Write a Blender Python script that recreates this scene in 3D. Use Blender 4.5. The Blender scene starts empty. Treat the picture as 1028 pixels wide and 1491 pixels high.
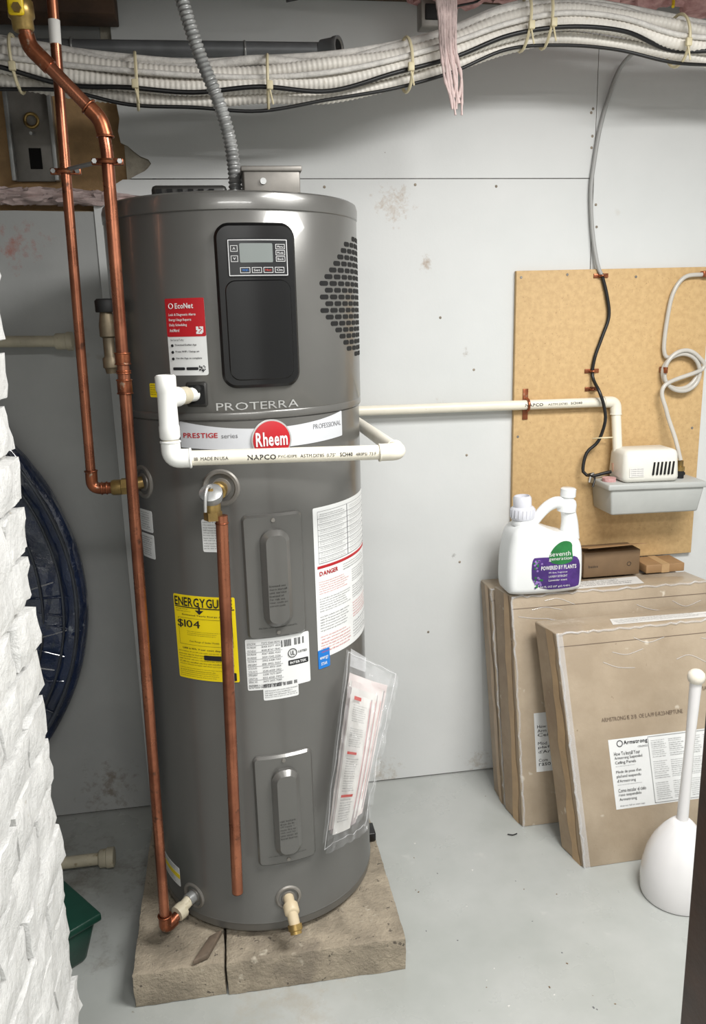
import bpy, math, random, bmesh
from mathutils import Vector, Matrix, noise
random.seed(7)
pi=math.pi
# ------------------------------------------------------------------ materials
def lin(c):
    o=[]
    for v in c[:3]:
        v/=255.; o.append(v/12.92 if v<=.04045 else ((v+.055)/1.055)**2.4)
    return (*o,1)
MATS={}
def M(name,col,rough=.5,metal=0.,var=0.,vs=6.,col2=None,bump=0.,bs=60.,alpha=1.,coat=0.,specks=None,rvar=0.,trans=0.,smudge=None,bd=.004):
    if name in MATS: return MATS[name]
    m=bpy.data.materials.new(name); m.use_nodes=True; nt=m.node_tree; N=nt.nodes; L=nt.links
    b=N['Principled BSDF']; b.inputs['Roughness'].default_value=rough; b.inputs['Metallic'].default_value=metal
    b.inputs['Alpha'].default_value=alpha; b.inputs['Coat Weight'].default_value=coat
    b.inputs['Transmission Weight'].default_value=trans
    tc=N.new('ShaderNodeTexCoord')
    def nz(scale,det=5,r=.6):
        n=N.new('ShaderNodeTexNoise'); n.inputs['Scale'].default_value=scale; n.inputs['Detail'].default_value=det; n.inputs['Roughness'].default_value=r
        L.new(tc.outputs['Object'],n.inputs['Vector']); return n
    c1=lin(col)
    if col2 is None: col2=[max(0,v*(1-var)) for v in col]
    n=nz(vs); rp=N.new('ShaderNodeValToRGB'); rp.color_ramp.elements[0].position=.38; rp.color_ramp.elements[1].position=.62
    rp.color_ramp.elements[0].color=lin(col2); rp.color_ramp.elements[1].color=c1
    L.new(n.outputs['Fac'],rp.inputs[0]); out=rp.outputs[0]
    if specks:
        for (sc,th,w,scol) in specks:
            s=nz(sc,3,.7); r2=N.new('ShaderNodeValToRGB'); r2.color_ramp.elements[0].position=th; r2.color_ramp.elements[1].position=th+w
            r2.color_ramp.elements[0].color=(0,0,0,1); r2.color_ramp.elements[1].color=(1,1,1,1)
            L.new(s.outputs['Fac'],r2.inputs[0]); mx=N.new('ShaderNodeMixRGB'); L.new(r2.outputs[0],mx.inputs[0]); L.new(out,mx.inputs[1]); mx.inputs[2].default_value=lin(scol); out=mx.outputs[0]
    if smudge:
        for (p,rad,nsc,scol) in smudge:
            d=N.new('ShaderNodeVectorMath'); d.operation='DISTANCE'; L.new(tc.outputs['Object'],d.inputs[0]); d.inputs[1].default_value=p
            mr=N.new('ShaderNodeMapRange'); mr.inputs['From Min'].default_value=0; mr.inputs['From Max'].default_value=rad; mr.inputs['To Min'].default_value=.22; mr.inputs['To Max'].default_value=-.15
            L.new(d.outputs['Value'],mr.inputs['Value']); s=nz(nsc,5,.75); ad=N.new('ShaderNodeMath'); ad.operation='ADD'; L.new(s.outputs['Fac'],ad.inputs[0]); L.new(mr.outputs[0],ad.inputs[1])
            r2=N.new('ShaderNodeValToRGB'); r2.color_ramp.elements[0].position=.60; r2.color_ramp.elements[1].position=.82; r2.color_ramp.elements[0].color=(0,0,0,1); r2.color_ramp.elements[1].color=(.8,.8,.8,1)
            L.new(ad.outputs[0],r2.inputs[0]); mx=N.new('ShaderNodeMixRGB'); L.new(r2.outputs[0],mx.inputs[0]); L.new(out,mx.inputs[1]); mx.inputs[2].default_value=lin(scol); out=mx.outputs[0]
    L.new(out,b.inputs['Base Color'])
    if rvar:
        n3=nz(vs*1.7); mr=N.new('ShaderNodeMapRange'); mr.inputs['To Min'].default_value=max(.02,rough-rvar); mr.inputs['To Max'].default_value=min(1,rough+rvar)
        mr.inputs['From Min'].default_value=.3; mr.inputs['From Max'].default_value=.7
        L.new(n3.outputs['Fac'],mr.inputs['Value']); L.new(mr.outputs[0],b.inputs['Roughness'])
    if bump:
        n2=nz(bs,6,.65); bp=N.new('ShaderNodeBump'); bp.inputs['Strength'].default_value=min(1,bump); bp.inputs['Distance'].default_value=bd
        L.new(n2.outputs['Fac'],bp.inputs['Height']); L.new(bp.outputs[0],b.inputs['Normal'])
    MATS[name]=m; return m

tank_m=M('tank_grey',(102,101,98),.3,.3,.04,3,coat=.25,bump=.03,bs=30,specks=[(75,.785,.02,(190,188,180))])
tank_dk=M('tank_dark',(52,51,49),.45,.2,.1,4)
black=M('black_plastic',(13,13,14),.28,0,.1,5,specks=[(120,.77,.01,(120,120,120))])
blackm=M('black_matte',(10,10,10),.7,0,.1,5)
void=M('recess_shade_black',(5,5,5),.9)  # near-black fill that paints the shade inside slots and openings
white_l=M('label_white',(222,223,222),.45,0,.03,8)
paper=M('paper_white',(220,218,214),.6,0,.06,8)
ink=M('ink',(25,25,28),.6)
inkg=M('ink_grey',(105,105,108),.6)
redm=M('label_red',(176,22,32),.4,0,.04,6)
yel=M('label_yellow',(240,214,10),.45,0,.03,6)
bluem=M('label_blue',(20,110,190),.4)
redink=M('ink_red',(190,60,50),.5)
chrome=M('chrome',(205,205,203),.3,.6,.1,10)
steel=M('galvanised_steel',(178,179,178),.38,.55,.15,14)
steeld=M('steel_dull',(140,136,130),.45,.4,.15,10)
lcd=M('lcd_grey',(118,124,122),.25)
lcdf=M('lcd_frame',(30,31,33),.3)
btn=M('button_line',(205,205,205),.4)
copper=M('copper',(178,114,86),.3,.85,.4,9,col2=(134,82,62),specks=[(30,.62,.1,(98,68,56))],rvar=.1)
copperj=M('copper_fitting',(172,104,72),.33,.82,.4,20,col2=(116,68,48),specks=[(60,.62,.08,(170,150,130))])
brass=M('brass',(178,150,92),.35,.75,.25,20,col2=(128,105,64))
pvc=M('pvc_white',(228,222,206),.38,0,.05,7,specks=[(26,.68,.1,(190,180,150))])
pvcw=M('pvc_bright',(232,232,228),.35,0,.03,7)
pvco=M('pvc_old',(204,195,171),.5,0,.15,8,specks=[(30,.6,.1,(150,135,105))])
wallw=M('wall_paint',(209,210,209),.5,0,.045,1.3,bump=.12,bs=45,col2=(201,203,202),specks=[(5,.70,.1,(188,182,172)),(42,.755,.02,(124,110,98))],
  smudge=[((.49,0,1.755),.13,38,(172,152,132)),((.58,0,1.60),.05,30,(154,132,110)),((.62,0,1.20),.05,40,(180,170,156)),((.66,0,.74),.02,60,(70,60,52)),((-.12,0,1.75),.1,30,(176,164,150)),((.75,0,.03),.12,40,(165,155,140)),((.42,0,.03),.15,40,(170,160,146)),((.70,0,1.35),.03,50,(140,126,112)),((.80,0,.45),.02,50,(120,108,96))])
walll=M('wall_paint_left_shaded',(178,179,177),.55,0,.06,1.6,bump=.15,bs=35,col2=(163,164,163),specks=[(7,.68,.1,(150,142,130))],smudge=[((-.5,0,1.66),.14,30,(168,110,98)),((-.42,0,.08),.2,30,(120,110,98))])  # darker copy of the wall paint: shade left of the tank put into the colour
wallc=M('wall_core',(176,168,152),.8,0,.3,14,bump=.4)
seamd=M('seam_shadow_gap',(70,66,60),.9)
brownb=M('brown_fibreboard',(182,146,102),.75,0,.12,20,bump=.3,bs=120)
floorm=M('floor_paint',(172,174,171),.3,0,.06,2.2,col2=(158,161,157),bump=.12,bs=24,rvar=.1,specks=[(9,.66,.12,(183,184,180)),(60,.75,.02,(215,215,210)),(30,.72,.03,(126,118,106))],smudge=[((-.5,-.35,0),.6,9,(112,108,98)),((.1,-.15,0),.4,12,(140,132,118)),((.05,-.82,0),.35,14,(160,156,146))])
ceilm=M('ceiling_wood',(82,60,44),.8,0,.4,8)
slabm=M('pad_concrete',(166,154,135),.88,0,.2,11,col2=(135,125,109),bump=1,bs=110,bd=.006,specks=[(48,.63,.05,(92,84,74)),(18,.64,.1,(188,179,162)),(5,.6,.1,(128,118,104))])
brick=M('painted_brick',(208,208,206),.5,0,.05,9,bump=1,bs=30,bd=.006,specks=[(28,.69,.05,(176,170,160))])
mortar=M('painted_mortar',(196,195,191),.65,0,.1,20,bump=1,bs=50,bd=.008)
osb=M('particle_board',(200,168,120),.65,0,.05,60,col2=(188,156,109),bump=.12,bs=200,specks=[(160,.64,.06,(164,132,88)),(2.2,.6,.25,(190,159,111))])
carton=M('carton_kraft',(170,154,133),.42,0,.08,5,col2=(153,137,116),coat=.35,bump=.4,bs=13,bd=.006,specks=[(12,.67,.06,(198,188,172)),(40,.7,.04,(138,121,101))])
cartons=M('carton_side',(156,135,109),.5,0,.12,8,col2=(136,114,89),coat=.2,bump=.4,bs=14,specks=[(20,.66,.06,(188,175,155))])
cartontxt=M('carton_ink',(108,92,78),.6)
kraft=M('kraft_box',(160,125,86),.65,0,.1,9)
kraftd=M('kraft_grey',(118,94,68),.65,0,.1,9)
tapem=M('packing_tape',(182,150,110),.3,0,.1,10)
jug=M('jug_plastic',(226,228,228),.3,0,.02,4,coat=.2)
capm=M('cap_translucent',(210,211,218),.25,0,.02,4)
purple=M('label_purple',(82,48,128),.4,0,.2,20,col2=(60,34,100))
purplel=M('lavender',(150,120,190),.5,0,.2,60)
greenm=M('label_green',(40,120,62),.4,0,.2,20,col2=(28,96,48))
greenb=M('bin_green',(22,62,50),.35,0,.15,8)
porc=M('plunger_white',(224,222,222),.2,0,.02,4,coat=.4)
porcc=M('plunger_cream',(220,213,200),.3)
pumpc=M('pump_cover',(224,222,213),.35,0,.03,6)
pumpt=M('pump_tray',(180,182,179),.45,0,.05,6)
greyc=M('grey_cable',(160,160,158),.5)
blackc=M('black_cable',(22,22,23),.4)
whitec=M('corrugated_white',(236,231,222),.45,0,.06,12,specks=[(20,.67,.1,(206,196,178))])
whites=M('braided_white',(232,228,222),.6,0,.10,60,bump=.5,bs=160)
tie=M('zip_tie',(220,208,172),.5)
pinki=M('insulation_pink',(214,172,170),.9,0,.25,18,col2=(170,124,122),bump=1,bs=60)
pinkd=M('insulation_dusty',(212,190,186),.85,0,.2,14,bump=1,bs=50)
wood=M('door_jamb_wood',(62,38,26),.45,0,.35,14,bump=.2)
dgrey=M('dark_pipe',(116,118,120),.45,.2,.15,9)
upperw=M('upper_masonry',(120,120,118),.7,0,.1,3,bump=.2,bs=30)
bluewrap=M('wrapped_blue',(34,50,86),.28,0,.5,4,col2=(26,32,46),coat=.9,bump=1,bs=7,bd=.02,specks=[(11,.60,.06,(60,68,84)),(19,.66,.04,(120,128,140))])
bluerim=M('wrapped_rim',(66,72,84),.3,0,.3,9,coat=.6,bump=.6,bs=20,specks=[(30,.66,.06,(120,125,132))])
vinyl=M('vinyl_tube',(208,204,196),.25,0,.05,9,alpha=.8)
film=M('plastic_film',(235,236,238),.08,0,.02,5,alpha=.12,coat=1.,bump=.8,bs=22,bd=.01)
filml=M('wrap_film',(235,236,238),.2,0,.02,5,alpha=.3,coat=.6)
yelv=M('valve_yellow',(228,196,20),.4)
drywallcore=M('drywall_edge',(165,154,138),.9,0,.3,40,bump=.8)
bookc=M('booklet',(222,213,210),.5,0,.12,9,col2=(202,190,188))
bookd=M('booklet_shade',(170,160,160),.5,0,.12,9)
cream=M('valve_cream',(196,180,150),.45)

# ------------------------------------------------------------------ mesh builder
def empty(name,loc=(0,0,0)):
    e=bpy.data.objects.new(name,None); e.empty_display_size=.05; bpy.context.collection.objects.link(e); return e
class MB:
    def __init__(s): s.v=[];s.f=[];s.m=[];s.s=[];s.mats=[]
    def mi(s,mat):
        if mat not in s.mats: s.mats.append(mat)
        return s.mats.index(mat)
    def add(s,vs,fs,mat,smooth=False):
        o=len(s.v); i=s.mi(mat); s.v+= [tuple(v) for v in vs]
        for f in fs: s.f.append([o+k for k in f]); s.m.append(i); s.s.append(smooth)
    def box(s,a,b,mat,bev=0.,rot=None,c=None):
        x0,y0,z0=a;x1,y1,z1=b
        s.hexa([(x0,y0,z0),(x1,y0,z0),(x1,y1,z0),(x0,y1,z0),(x0,y0,z1),(x1,y0,z1),(x1,y1,z1),(x0,y1,z1)],mat,bev,rot,c)
    def hexa(s,P,mat,bev=0.,rot=None,c=None):
        P=[Vector(p) for p in P]
        if rot is not None:
            c=Vector(c) if c is not None else sum(P,Vector())/8
            P=[c+rot@(p-c) for p in P]
        F=[(0,3,2,1),(4,5,6,7),(0,1,5,4),(1,2,6,5),(2,3,7,6),(3,0,4,7)]
        if bev<=0: s.add(P,F,mat); return
        bm=bmesh.new(); vs=[bm.verts.new(p) for p in P]
        for f in F: bm.faces.new([vs[i] for i in f])
        bmesh.ops.bevel(bm,geom=bm.edges[:],offset=bev,segments=2,affect='EDGES',profile=.5)
        bm.verts.ensure_lookup_table(); bm.verts.index_update()
        s.add([v.co.copy() for v in bm.verts],[[v.index for v in f.verts] for f in bm.faces],mat,True); bm.free()
    def sweep(s,pts,r,mat,seg=14,cap=True,rf=None):
        pts=[Vector(p) for p in pts]; n=len(pts); T=[]
        for i in range(n):
            t=(pts[min(i+1,n-1)]-pts[max(i-1,0)]); T.append(t.normalized())
        a=Vector((0,0,1)) if abs(T[0].z)<.9 else Vector((1,0,0))
        u=T[0].cross(a).normalized(); V=[];F=[]; dist=0
        cs=[(math.cos(2*pi*k/seg),math.sin(2*pi*k/seg)) for k in range(seg)]
        for i in range(n):
            if i: dist+=(pts[i]-pts[i-1]).length
            u=(u-T[i]*u.dot(T[i])).normalized(); w=T[i].cross(u)
            rr=rf(dist,i/(n-1)) if rf else r
            for c_,s_ in cs: V.append(pts[i]+(u*c_+w*s_)*rr)
        for i in range(n-1):
            for k in range(seg):
                k2=(k+1)%seg; F.append((i*seg+k,i*seg+k2,(i+1)*seg+k2,(i+1)*seg+k))
        if cap:
            F.append(tuple(range(seg-1,-1,-1))); F.append(tuple((n-1)*seg+k for k in range(seg)))
        s.add(V,F,mat,True)
    def cyl(s,a,b,r,mat,seg=20,r2=None):
        a=Vector(a);b=Vector(b); s.sweep([a,b],r,mat,seg,rf=(lambda d,t:r+(r2-r)*t) if r2 else None)
    def lathe(s,prof,o,ax,mat,seg=28,amp=0.,nsc=4.):
        o=Vector(o);ax=Vector(ax).normalized(); a=Vector((0,0,1)) if abs(ax.z)<.9 else Vector((0,1,0))
        u=ax.cross(a).normalized();w=ax.cross(u); V=[];F=[]
        for r,h in prof:
            for k in range(seg):
                an=2*pi*k/seg; p=o+ax*h+(u*math.cos(an)+w*math.sin(an))*r
                if amp: p+=ax*amp*(noise.noise(p*nsc)+.5*noise.noise(p*nsc*3))
                V.append(p)
        n=len(prof)
        for i in range(n-1):
            for k in range(seg):
                k2=(k+1)%seg; F.append((i*seg+k,i*seg+k2,(i+1)*seg+k2,(i+1)*seg+k))
        F.append(tuple(range(seg-1,-1,-1))); F.append(tuple((n-1)*seg+k for k in range(seg)))
        s.add(V,F,mat,True)
    def torus(s,o,ax,R,r,mat,a0=0,a1=2*pi,n=28,seg=8):
        o=Vector(o);ax=Vector(ax).normalized(); a=Vector((0,0,1)) if abs(ax.z)<.9 else Vector((0,1,0))
        u=ax.cross(a).normalized();w=ax.cross(u)
        s.sweep([o+(u*math.cos(a0+(a1-a0)*i/n)+w*math.sin(a0+(a1-a0)*i/n))*R for i in range(n+1)],r,mat,seg)
    def make(s,name,parent=None,sharp=50):
        me=bpy.data.meshes.new(name); me.from_pydata(s.v,[],s.f)
        for m in s.mats: me.materials.append(m)
        me.polygons.foreach_set('material_index',s.m); me.polygons.foreach_set('use_smooth',s.s); me.update()
        try: me.set_sharp_from_angle(angle=math.radians(sharp))
        except Exception: pass
        o=bpy.data.objects.new(name,me); bpy.context.collection.objects.link(o)
        if parent: o.parent=parent
        return o
def rnd(pts,rad,n=7):
    P=[Vector(p) for p in pts]; out=[P[0]]
    for i in range(1,len(P)-1):
        a,b,c=P[i-1],P[i],P[i+1]; d1=(a-b);d2=(c-b); r1=min(rad,d1.length*.49);r2=min(rad,d2.length*.49)
        p=b+d1.normalized()*r1;q=b+d2.normalized()*r2
        for k in range(n+1):
            t=k/n; out.append(p*(1-t)**2+b*2*t*(1-t)+q*t*t)
    out.append(P[-1]); return out
def cat(pts,step=.01):
    P=[Vector(p) for p in pts]; P=[P[0]*2-P[1]]+P+[P[-1]*2-P[-2]]; out=[]
    for i in range(1,len(P)-2):
        a,b,c,d=P[i-1:i+3]; n=max(2,int((c-b).length/step))
        for k in range(n):
            t=k/n; out.append(.5*((2*b)+(c-a)*t+(2*a-5*b+4*c-d)*t*t+(3*b-a-3*c+d)*t**3))
    out.append(P[-2]); return out
# ------------------------------------------------------------------ text (glyph cache)
CH="ABCDEFGHIJKLMNOPQRSTUVWXYZabcdefghijklmnopqrstuvwxyz0123456789.,-#$%&/()^!':\""
GL={}
_tmp=[]
for bi,bo in ((0,0.),(1,.022)):
    for ch in CH:
        c=bpy.data.curves.new('g','FONT'); c.body=ch; c.size=1; c.resolution_u=2; c.offset=bo; c.fill_mode='FRONT'
        o=bpy.data.objects.new('g',c); bpy.context.collection.objects.link(o); _tmp.append((bi,ch,o,c))
dg=bpy.context.evaluated_depsgraph_get()
for bi,ch,o,c in _tmp:
    me=bpy.data.meshes.new_from_object(o.evaluated_get(dg))
    V=[(v.co.x,v.co.y) for v in me.vertices]; x0=min(v[0] for v in V);x1=max(v[0] for v in V)
    GL[(bi,ch)]=([(x-x0,y) for x,y in V],[list(p.vertices) for p in me.polygons],x1-x0); bpy.data.meshes.remove(me)
for bi,ch,o,c in _tmp: bpy.data.objects.remove(o); bpy.data.curves.remove(c)
def textmesh(st,bold=0.):
    V=[];F=[];cur=0.
    for ch in st:
        g=GL.get((1 if bold>0 else 0,ch))
        if not g: cur+=.26; continue
        o=len(V); V+=[(x+cur,y) for x,y in g[0]]; F+=[[o+k for k in f] for f in g[1]]; cur+=g[2]+.075
    return V,F
def text(mb,st,x0,x1,z0,z1,mp,mat,bold=0.,off=.0006):
    V,F=textmesh(st,bold)
    if not V: return
    ax=min(v[0] for v in V);bx=max(v[0] for v in V);ay=min(v[1] for v in V);by=max(v[1] for v in V)
    mb.add([mp(x0+(v[0]-ax)/(bx-ax)*(x1-x0),z0+(v[1]-ay)/(by-ay)*(z1-z0),off) for v in V],F,mat)
WD="the water heater must be installed by a licensed person in accordance with local code see manual for full rules do not store gas near unit risk of burns fire shock turn off power before service drain valve relief supply 240 volts".split()
def para(mb,x0,x1,z0,z1,n,mp,mat,fill=.6,ragged=True,asp=1.):
    h=(z1-z0)/n
    for i in range(n):
        w=(x1-x0)*asp; nch=max(3,int(w/(h*fill*.62))); s=''
        while len(s)<nch: s+=random.choice(WD)+' '
        s=s[:nch].strip()
        e=x1-(random.random()*.25*(x1-x0) if ragged else 0)
        text(mb,s,x0,e,z1-(i+1)*h+h*(1-fill),z1-i*h,mp,mat)
def paraT(mb,x0,x1,z0,z1,n,mp,mat): para(mb,x0,x1,z0,z1,n,mp,mat,asp=.0046)
# ------------------------------------------------------------------ room shell
mb=MB(); mb.box((-2.4,-4.2,-.1),(2.8,.2,0),floorm); mb.make('floor')
mb=MB(); mb.box((-2.4,-4.2,2.46),(2.8,.2,2.56),ceilm); mb.make('ceiling')
mb=MB(); mb.box((-2.5,-4.2,0),(-2.4,.2,2.46),walll); mb.make('wall_left')
mb=MB(); mb.box((2.8,-4.2,0),(2.9,.2,2.46),wallw); mb.make('wall_right')
mb=MB(); mb.box((-2.4,-4.3,0),(2.8,-4.2,2.46),wallw); mb.make('wall_front')
mb=MB()
mb.box((-.215,.013,0),(2.8,.2,2.46),wallc)
mb.box((-2.4,.013,0),(-.215,.2,1.745),wallc)
mb.box((-2.4,.013,2.06),(-.215,.2,2.46),wallc)
mb.box((-2.4,.045,1.745),(-.215,.2,2.06),brownb)
def poly(mb,pts,y0,y1,mat,edge):
    n=len(pts); V=[(x,y0,z) for x,z in pts]+[(x,y1,z) for x,z in pts]
    mb.add(V,[list(range(n))],mat); mb.add(V,[[i,i+n,(i+1)%n+n,(i+1)%n] for i in range(n)],edge)
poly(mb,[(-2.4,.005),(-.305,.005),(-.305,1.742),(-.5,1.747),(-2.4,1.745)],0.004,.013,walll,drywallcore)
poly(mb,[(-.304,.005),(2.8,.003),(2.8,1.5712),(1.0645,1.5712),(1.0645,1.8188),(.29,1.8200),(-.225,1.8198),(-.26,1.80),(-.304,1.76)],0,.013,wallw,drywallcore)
# upper panel: main sheet plus the ragged left edge built strip by strip
poly(mb,[(-.14,1.8222),(1.0645,1.8210),(1.0645,2.46),(-.14,2.46)],-.001,.013,wallw,drywallcore)
rag=[(-.205,1.8222),(-.186,1.832),(-.168,1.840),(-.158,1.848),(-.150,1.858),(-.156,1.868),(-.176,1.876),(-.192,1.888),(-.205,1.900),(-.222,1.908),(-.226,1.935),(-.220,1.965),(-.224,2.0),(-.222,2.10),(-.225,2.46)]
for (xa,za),(xb,zb) in zip(rag[:-1],rag[1:]):
    mb.add([(xa,-.001,za),(-.14,-.001,za),(-.14,-.001,zb),(xb,-.001,zb)],[(0,1,2,3)],wallw)
    mb.add([(xa,-.001,za),(xb,-.001,zb),(xb,.013,zb),(xa,.013,za)],[(0,1,2,3)],drywallcore)
poly(mb,[(1.0665,1.5732),(2.8,1.5732),(2.8,2.46),(1.0665,2.46)],0,.013,wallw,drywallcore)
mb.box((-2.4,-.002,2.13),(-.25,.013,2.46),upperw)
mb.box((-.304,.011,.0),(-.24,.0129,1.76),seamd); mb.box((1.05,.011,1.56),(1.08,.0129,2.46),seamd); mb.box((-.15,.011,1.81),(1.07,.0129,1.83),seamd); mb.box((-2.39,.009,.0),(2.79,.0129,.006),seamd)
for x,z in [(1.055,2.0),(1.055,1.9),(1.075,1.75),(1.075,1.64),(.3,1.80),(.55,1.805),(.78,1.80),(.1,1.84),(.72,1.30),(.68,.72),(.70,1.05),(.58,.50),(1.05,1.99),(1.056,1.93),(1.08,1.69),(.62,1.45)]:
    mb.lathe([(.004,0),(.003,.001)],(x,-.0012 if z>1.83 and x<1.06 else -.0003,z),(0,-1,0),drywallcore,8)
mb.make('wall_back')
# ------------------------------------------------------------------ concrete equipment pad
def rough_box(mb,a,b,mat,amp,step,sc=12,seed=0,bev=.006,faces=None):
    x0,y0,z0=a;x1,y1,z1=b
    nx=max(2,int((x1-x0)/step));ny=max(2,int((y1-y0)/step));nz=max(2,int((z1-z0)/step)); d={};V=[];F=[]
    def vt(i,j,k):
        if (i,j,k) not in d:
            p=Vector((x0+(x1-x0)*i/nx,y0+(y1-y0)*j/ny,z0+(z1-z0)*k/nz)); q=p*sc+Vector((seed*3.1,seed*1.7,seed))
            off=noise.noise_vector(q)*amp+noise.noise_vector(q*4)*amp*.5
            ec=(i in(0,nx))+(j in(0,ny))+(k in(0,nz))
            if ec>=2:
                c=Vector(((x0+x1)/2,(y0+y1)/2,(z0+z1)/2)); dd=(c-p)
                off+=Vector((math.copysign(bev,dd.x) if i in(0,nx) else 0,math.copysign(bev,dd.y) if j in (0,ny) else 0,math.copysign(bev,dd.z) if k in(0,nz) else 0))
            if k==0: off.z=max(0,off.z)
            d[(i,j,k)]=len(V); V.append(p+off)
        return d[(i,j,k)]
    def q(*t): F.append([vt(*p) for p in t])
    for i in range(nx):
        for j in range(ny):
            q((i,j,nz),(i+1,j,nz),(i+1,j+1,nz),(i,j+1,nz)); q((i,j,0),(i,j+1,0),(i+1,j+1,0),(i+1,j,0))
        for k in range(nz):
            q((i,0,k),(i+1,0,k),(i+1,0,k+1),(i,0,k+1)); q((i,ny,k),(i,ny,k+1),(i+1,ny,k+1),(i+1,ny,k))
    for j in range(ny):
        for k in range(nz):
            q((0,j,k),(0,j,k+1),(0,j+1,k+1),(0,j+1,k)); q((nx,j,k),(nx,j+1,k),(nx,j+1,k+1),(nx,j,k+1))
    mb.add(V,F,mat,True)
E=empty('concrete_equipment_pad')
mb=MB(); rough_box(mb,(-.276,-.772,0),(-.077,-.13,.0855),slabm,.0022,.009,26,1,.0015); mb.make('block_left',E)
mb=MB(); rough_box(mb,(-.074,-.775,0),(.331,-.31,.0855),slabm,.0022,.009,26,2,.0015); mb.make('block_right',E)
E=empty('wood_shim'); mb=MB(); mb.hexa([(-.145,-.772,.089),(-.112,-.758,.089),(-.082,-.69,.089),(-.110,-.705,.089),(-.145,-.772,.101),(-.112,-.758,.101),(-.082,-.69,.103),(-.110,-.705,.103)],M('shim_wood',(104,90,76),.8,0,.3,20),.002)
mb.make('shim_front',E)
E=empty('rubber_shim'); mb=MB(); mb.box((.295,-.42,.089),(.328,-.37,.112),black,.002); mb.make('shim_side',E)
# ------------------------------------------------------------------ water heater
TX,TY,R=.03933,-.45234,.2625
def tk(Rr=R):
    def f(s,z,off=0.):
        a=math.radians(s); return Vector((TX+(Rr+off)*math.sin(a),TY-(Rr+off)*math.cos(a),z))
    return f
def tdir(a): a=math.radians(a); return Vector((math.sin(a),-math.cos(a),0))
def panel(mb,t0,t1,z0,z1,R0,R1,mat,c=.004,bev=.0,n=None,zf=None):
    rad=(R0+R1)/2; W=math.radians(t1-t0)*rad; n=n or max(6,int(W/.006))
    def cols(ins):
        out=[]; cc=max(1e-4,c-ins)
        for i in range(n+1):
            w=-math.cos(pi*i/n)*.5+.5; s=ins+(W-2*ins)*w; d=min(s-ins,W-ins-s); dz=0
            if d<cc: dz=cc-math.sqrt(max(0,cc*cc-(cc-d)**2))
            if zf: lo,hi=zf(s/W)
            else: lo,hi=z0,z1
            out.append((t0+math.degrees(s/rad),lo+ins+dz,hi-ins-dz))
        return out
    rings=[(cols(0),R0),(cols(0),R1-bev)]+([(cols(bev),R1)] if bev>0 else [])
    V=[];F=[];k=n+1
    for cs,rr in rings:
        f=tk(rr)
        V+=[f(t,lo) for t,lo,hi in cs]+[f(t,hi) for t,lo,hi in cs]
    for q in range(len(rings)-1):
        a=q*2*k;b=(q+1)*2*k
        for i in range(n):
            F.append((a+i,a+i+1,b+i+1,b+i)); F.append((a+k+i+1,a+k+i,b+k+i,b+k+i+1))
        F.append((a+k,a,b,b+k)); F.append((a+n,a+k+n,b+k+n,b+n))
    b=(len(rings)-1)*2*k
    for i in range(n): F.append((b+i,b+i+1,b+k+i+1,b+k+i))
    mb.add(V,F,mat,True)
def label(mb,t0,t1,z0,z1,mat,c=.003,off=.0006,Rb=R): panel(mb,t0,t1,z0,z1,Rb-.001,Rb+off,mat,c)
WH=empty('water_heater')
mb=MB()
RS=.2665
mb.lathe([(.235,.089),(.250,.092),(.262,.105),(R,.118),(R,.122),(R+.0015,.124),(R,.127),(R,1.268),(R-.003,1.272)],(TX,TY,0),(0,0,1),tank_m,160)
mb.make('tank_body',WH,35)
mb=MB()
mb.lathe([(R-.004,1.268),(RS-.001,1.272),(RS,1.275),(RS,1.284),(RS-.0012,1.286),(RS,1.288),(RS,1.655),(RS-.001,1.657),(RS+.0015,1.659),(RS+.002,1.678),(RS-.001,1.688),(RS-.008,1.692),(.1,1.696),(.01,1.697)],(TX,TY,0),(0,0,1),tank_m,160)
mb.make('heat_pump_shroud',WH,35)
mb=MB()
panel(mb,-8.6,23.4,1.333,1.634,RS-.002,RS+.014,black,.028,.006,40)
panel(mb,-5.3,20.3,1.348,1.532,RS+.013,RS+.0165,black,.02,.002,30)
panel(mb,-3.8,19.7,1.537,1.606,RS+.013,RS+.0165,lcdf,.006,.001,30)
f=tk(RS+.0166)
def frame(mb,t0,t1,z0,z1,w,f,mat):
    wd=math.degrees(w/RS)
    for a,b,c,d in ((t0,t1,z0,z0+w),(t0,t1,z1-w,z1),(t0,t0+wd,z0,z1),(t1-wd,t1,z0,z1)):
        n=max(1,int((b-a)/2)); V=[];F=[]
        for i in range(n+1): V+= [f(a+(b-a)*i/n,c,.0004),f(a+(b-a)*i/n,d,.0004)]
        for i in range(n): F.append((2*i,2*i+2,2*i+3,2*i+1))
        mb.add(V,F,mat)
frame(mb,-3.3,19.2,1.5395,1.6035,.0012,f,btn)
panel(mb,.9,13.4,1.563,1.597,RS+.016,RS+.0172,lcd,.002,0,12)
for z in (1.588,1.570):
    frame(mb,-2.4,.2,z-.0055,z+.0055,.0008,f,btn); text(mb,'^' if z>1.58 else 'v',-1.6,-.6,z-.002,z+.002,f,btn)
for z,s in ((1.591,'Menu'),(1.580,'Mode'),(1.569,'Back')):
    frame(mb,14.6,18.3,z-.0045,z+.0045,.0008,f,btn); text(mb,s,15.2,17.7,z-.0018,z+.0018,f,btn)
for i in range(4):
    a=.8+i*4.4; frame(mb,a,a+3.7,1.5445,1.5545,.0008,f,btn); text(mb,['WiFi','Set','Hot','On'][i],a+.7,a+3,1.5475,1.5515,f,[bluem,btn,redink,btn][i])
mb.make('control_panel',WH,40)
mb=MB(); row=0; z=1.383
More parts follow.
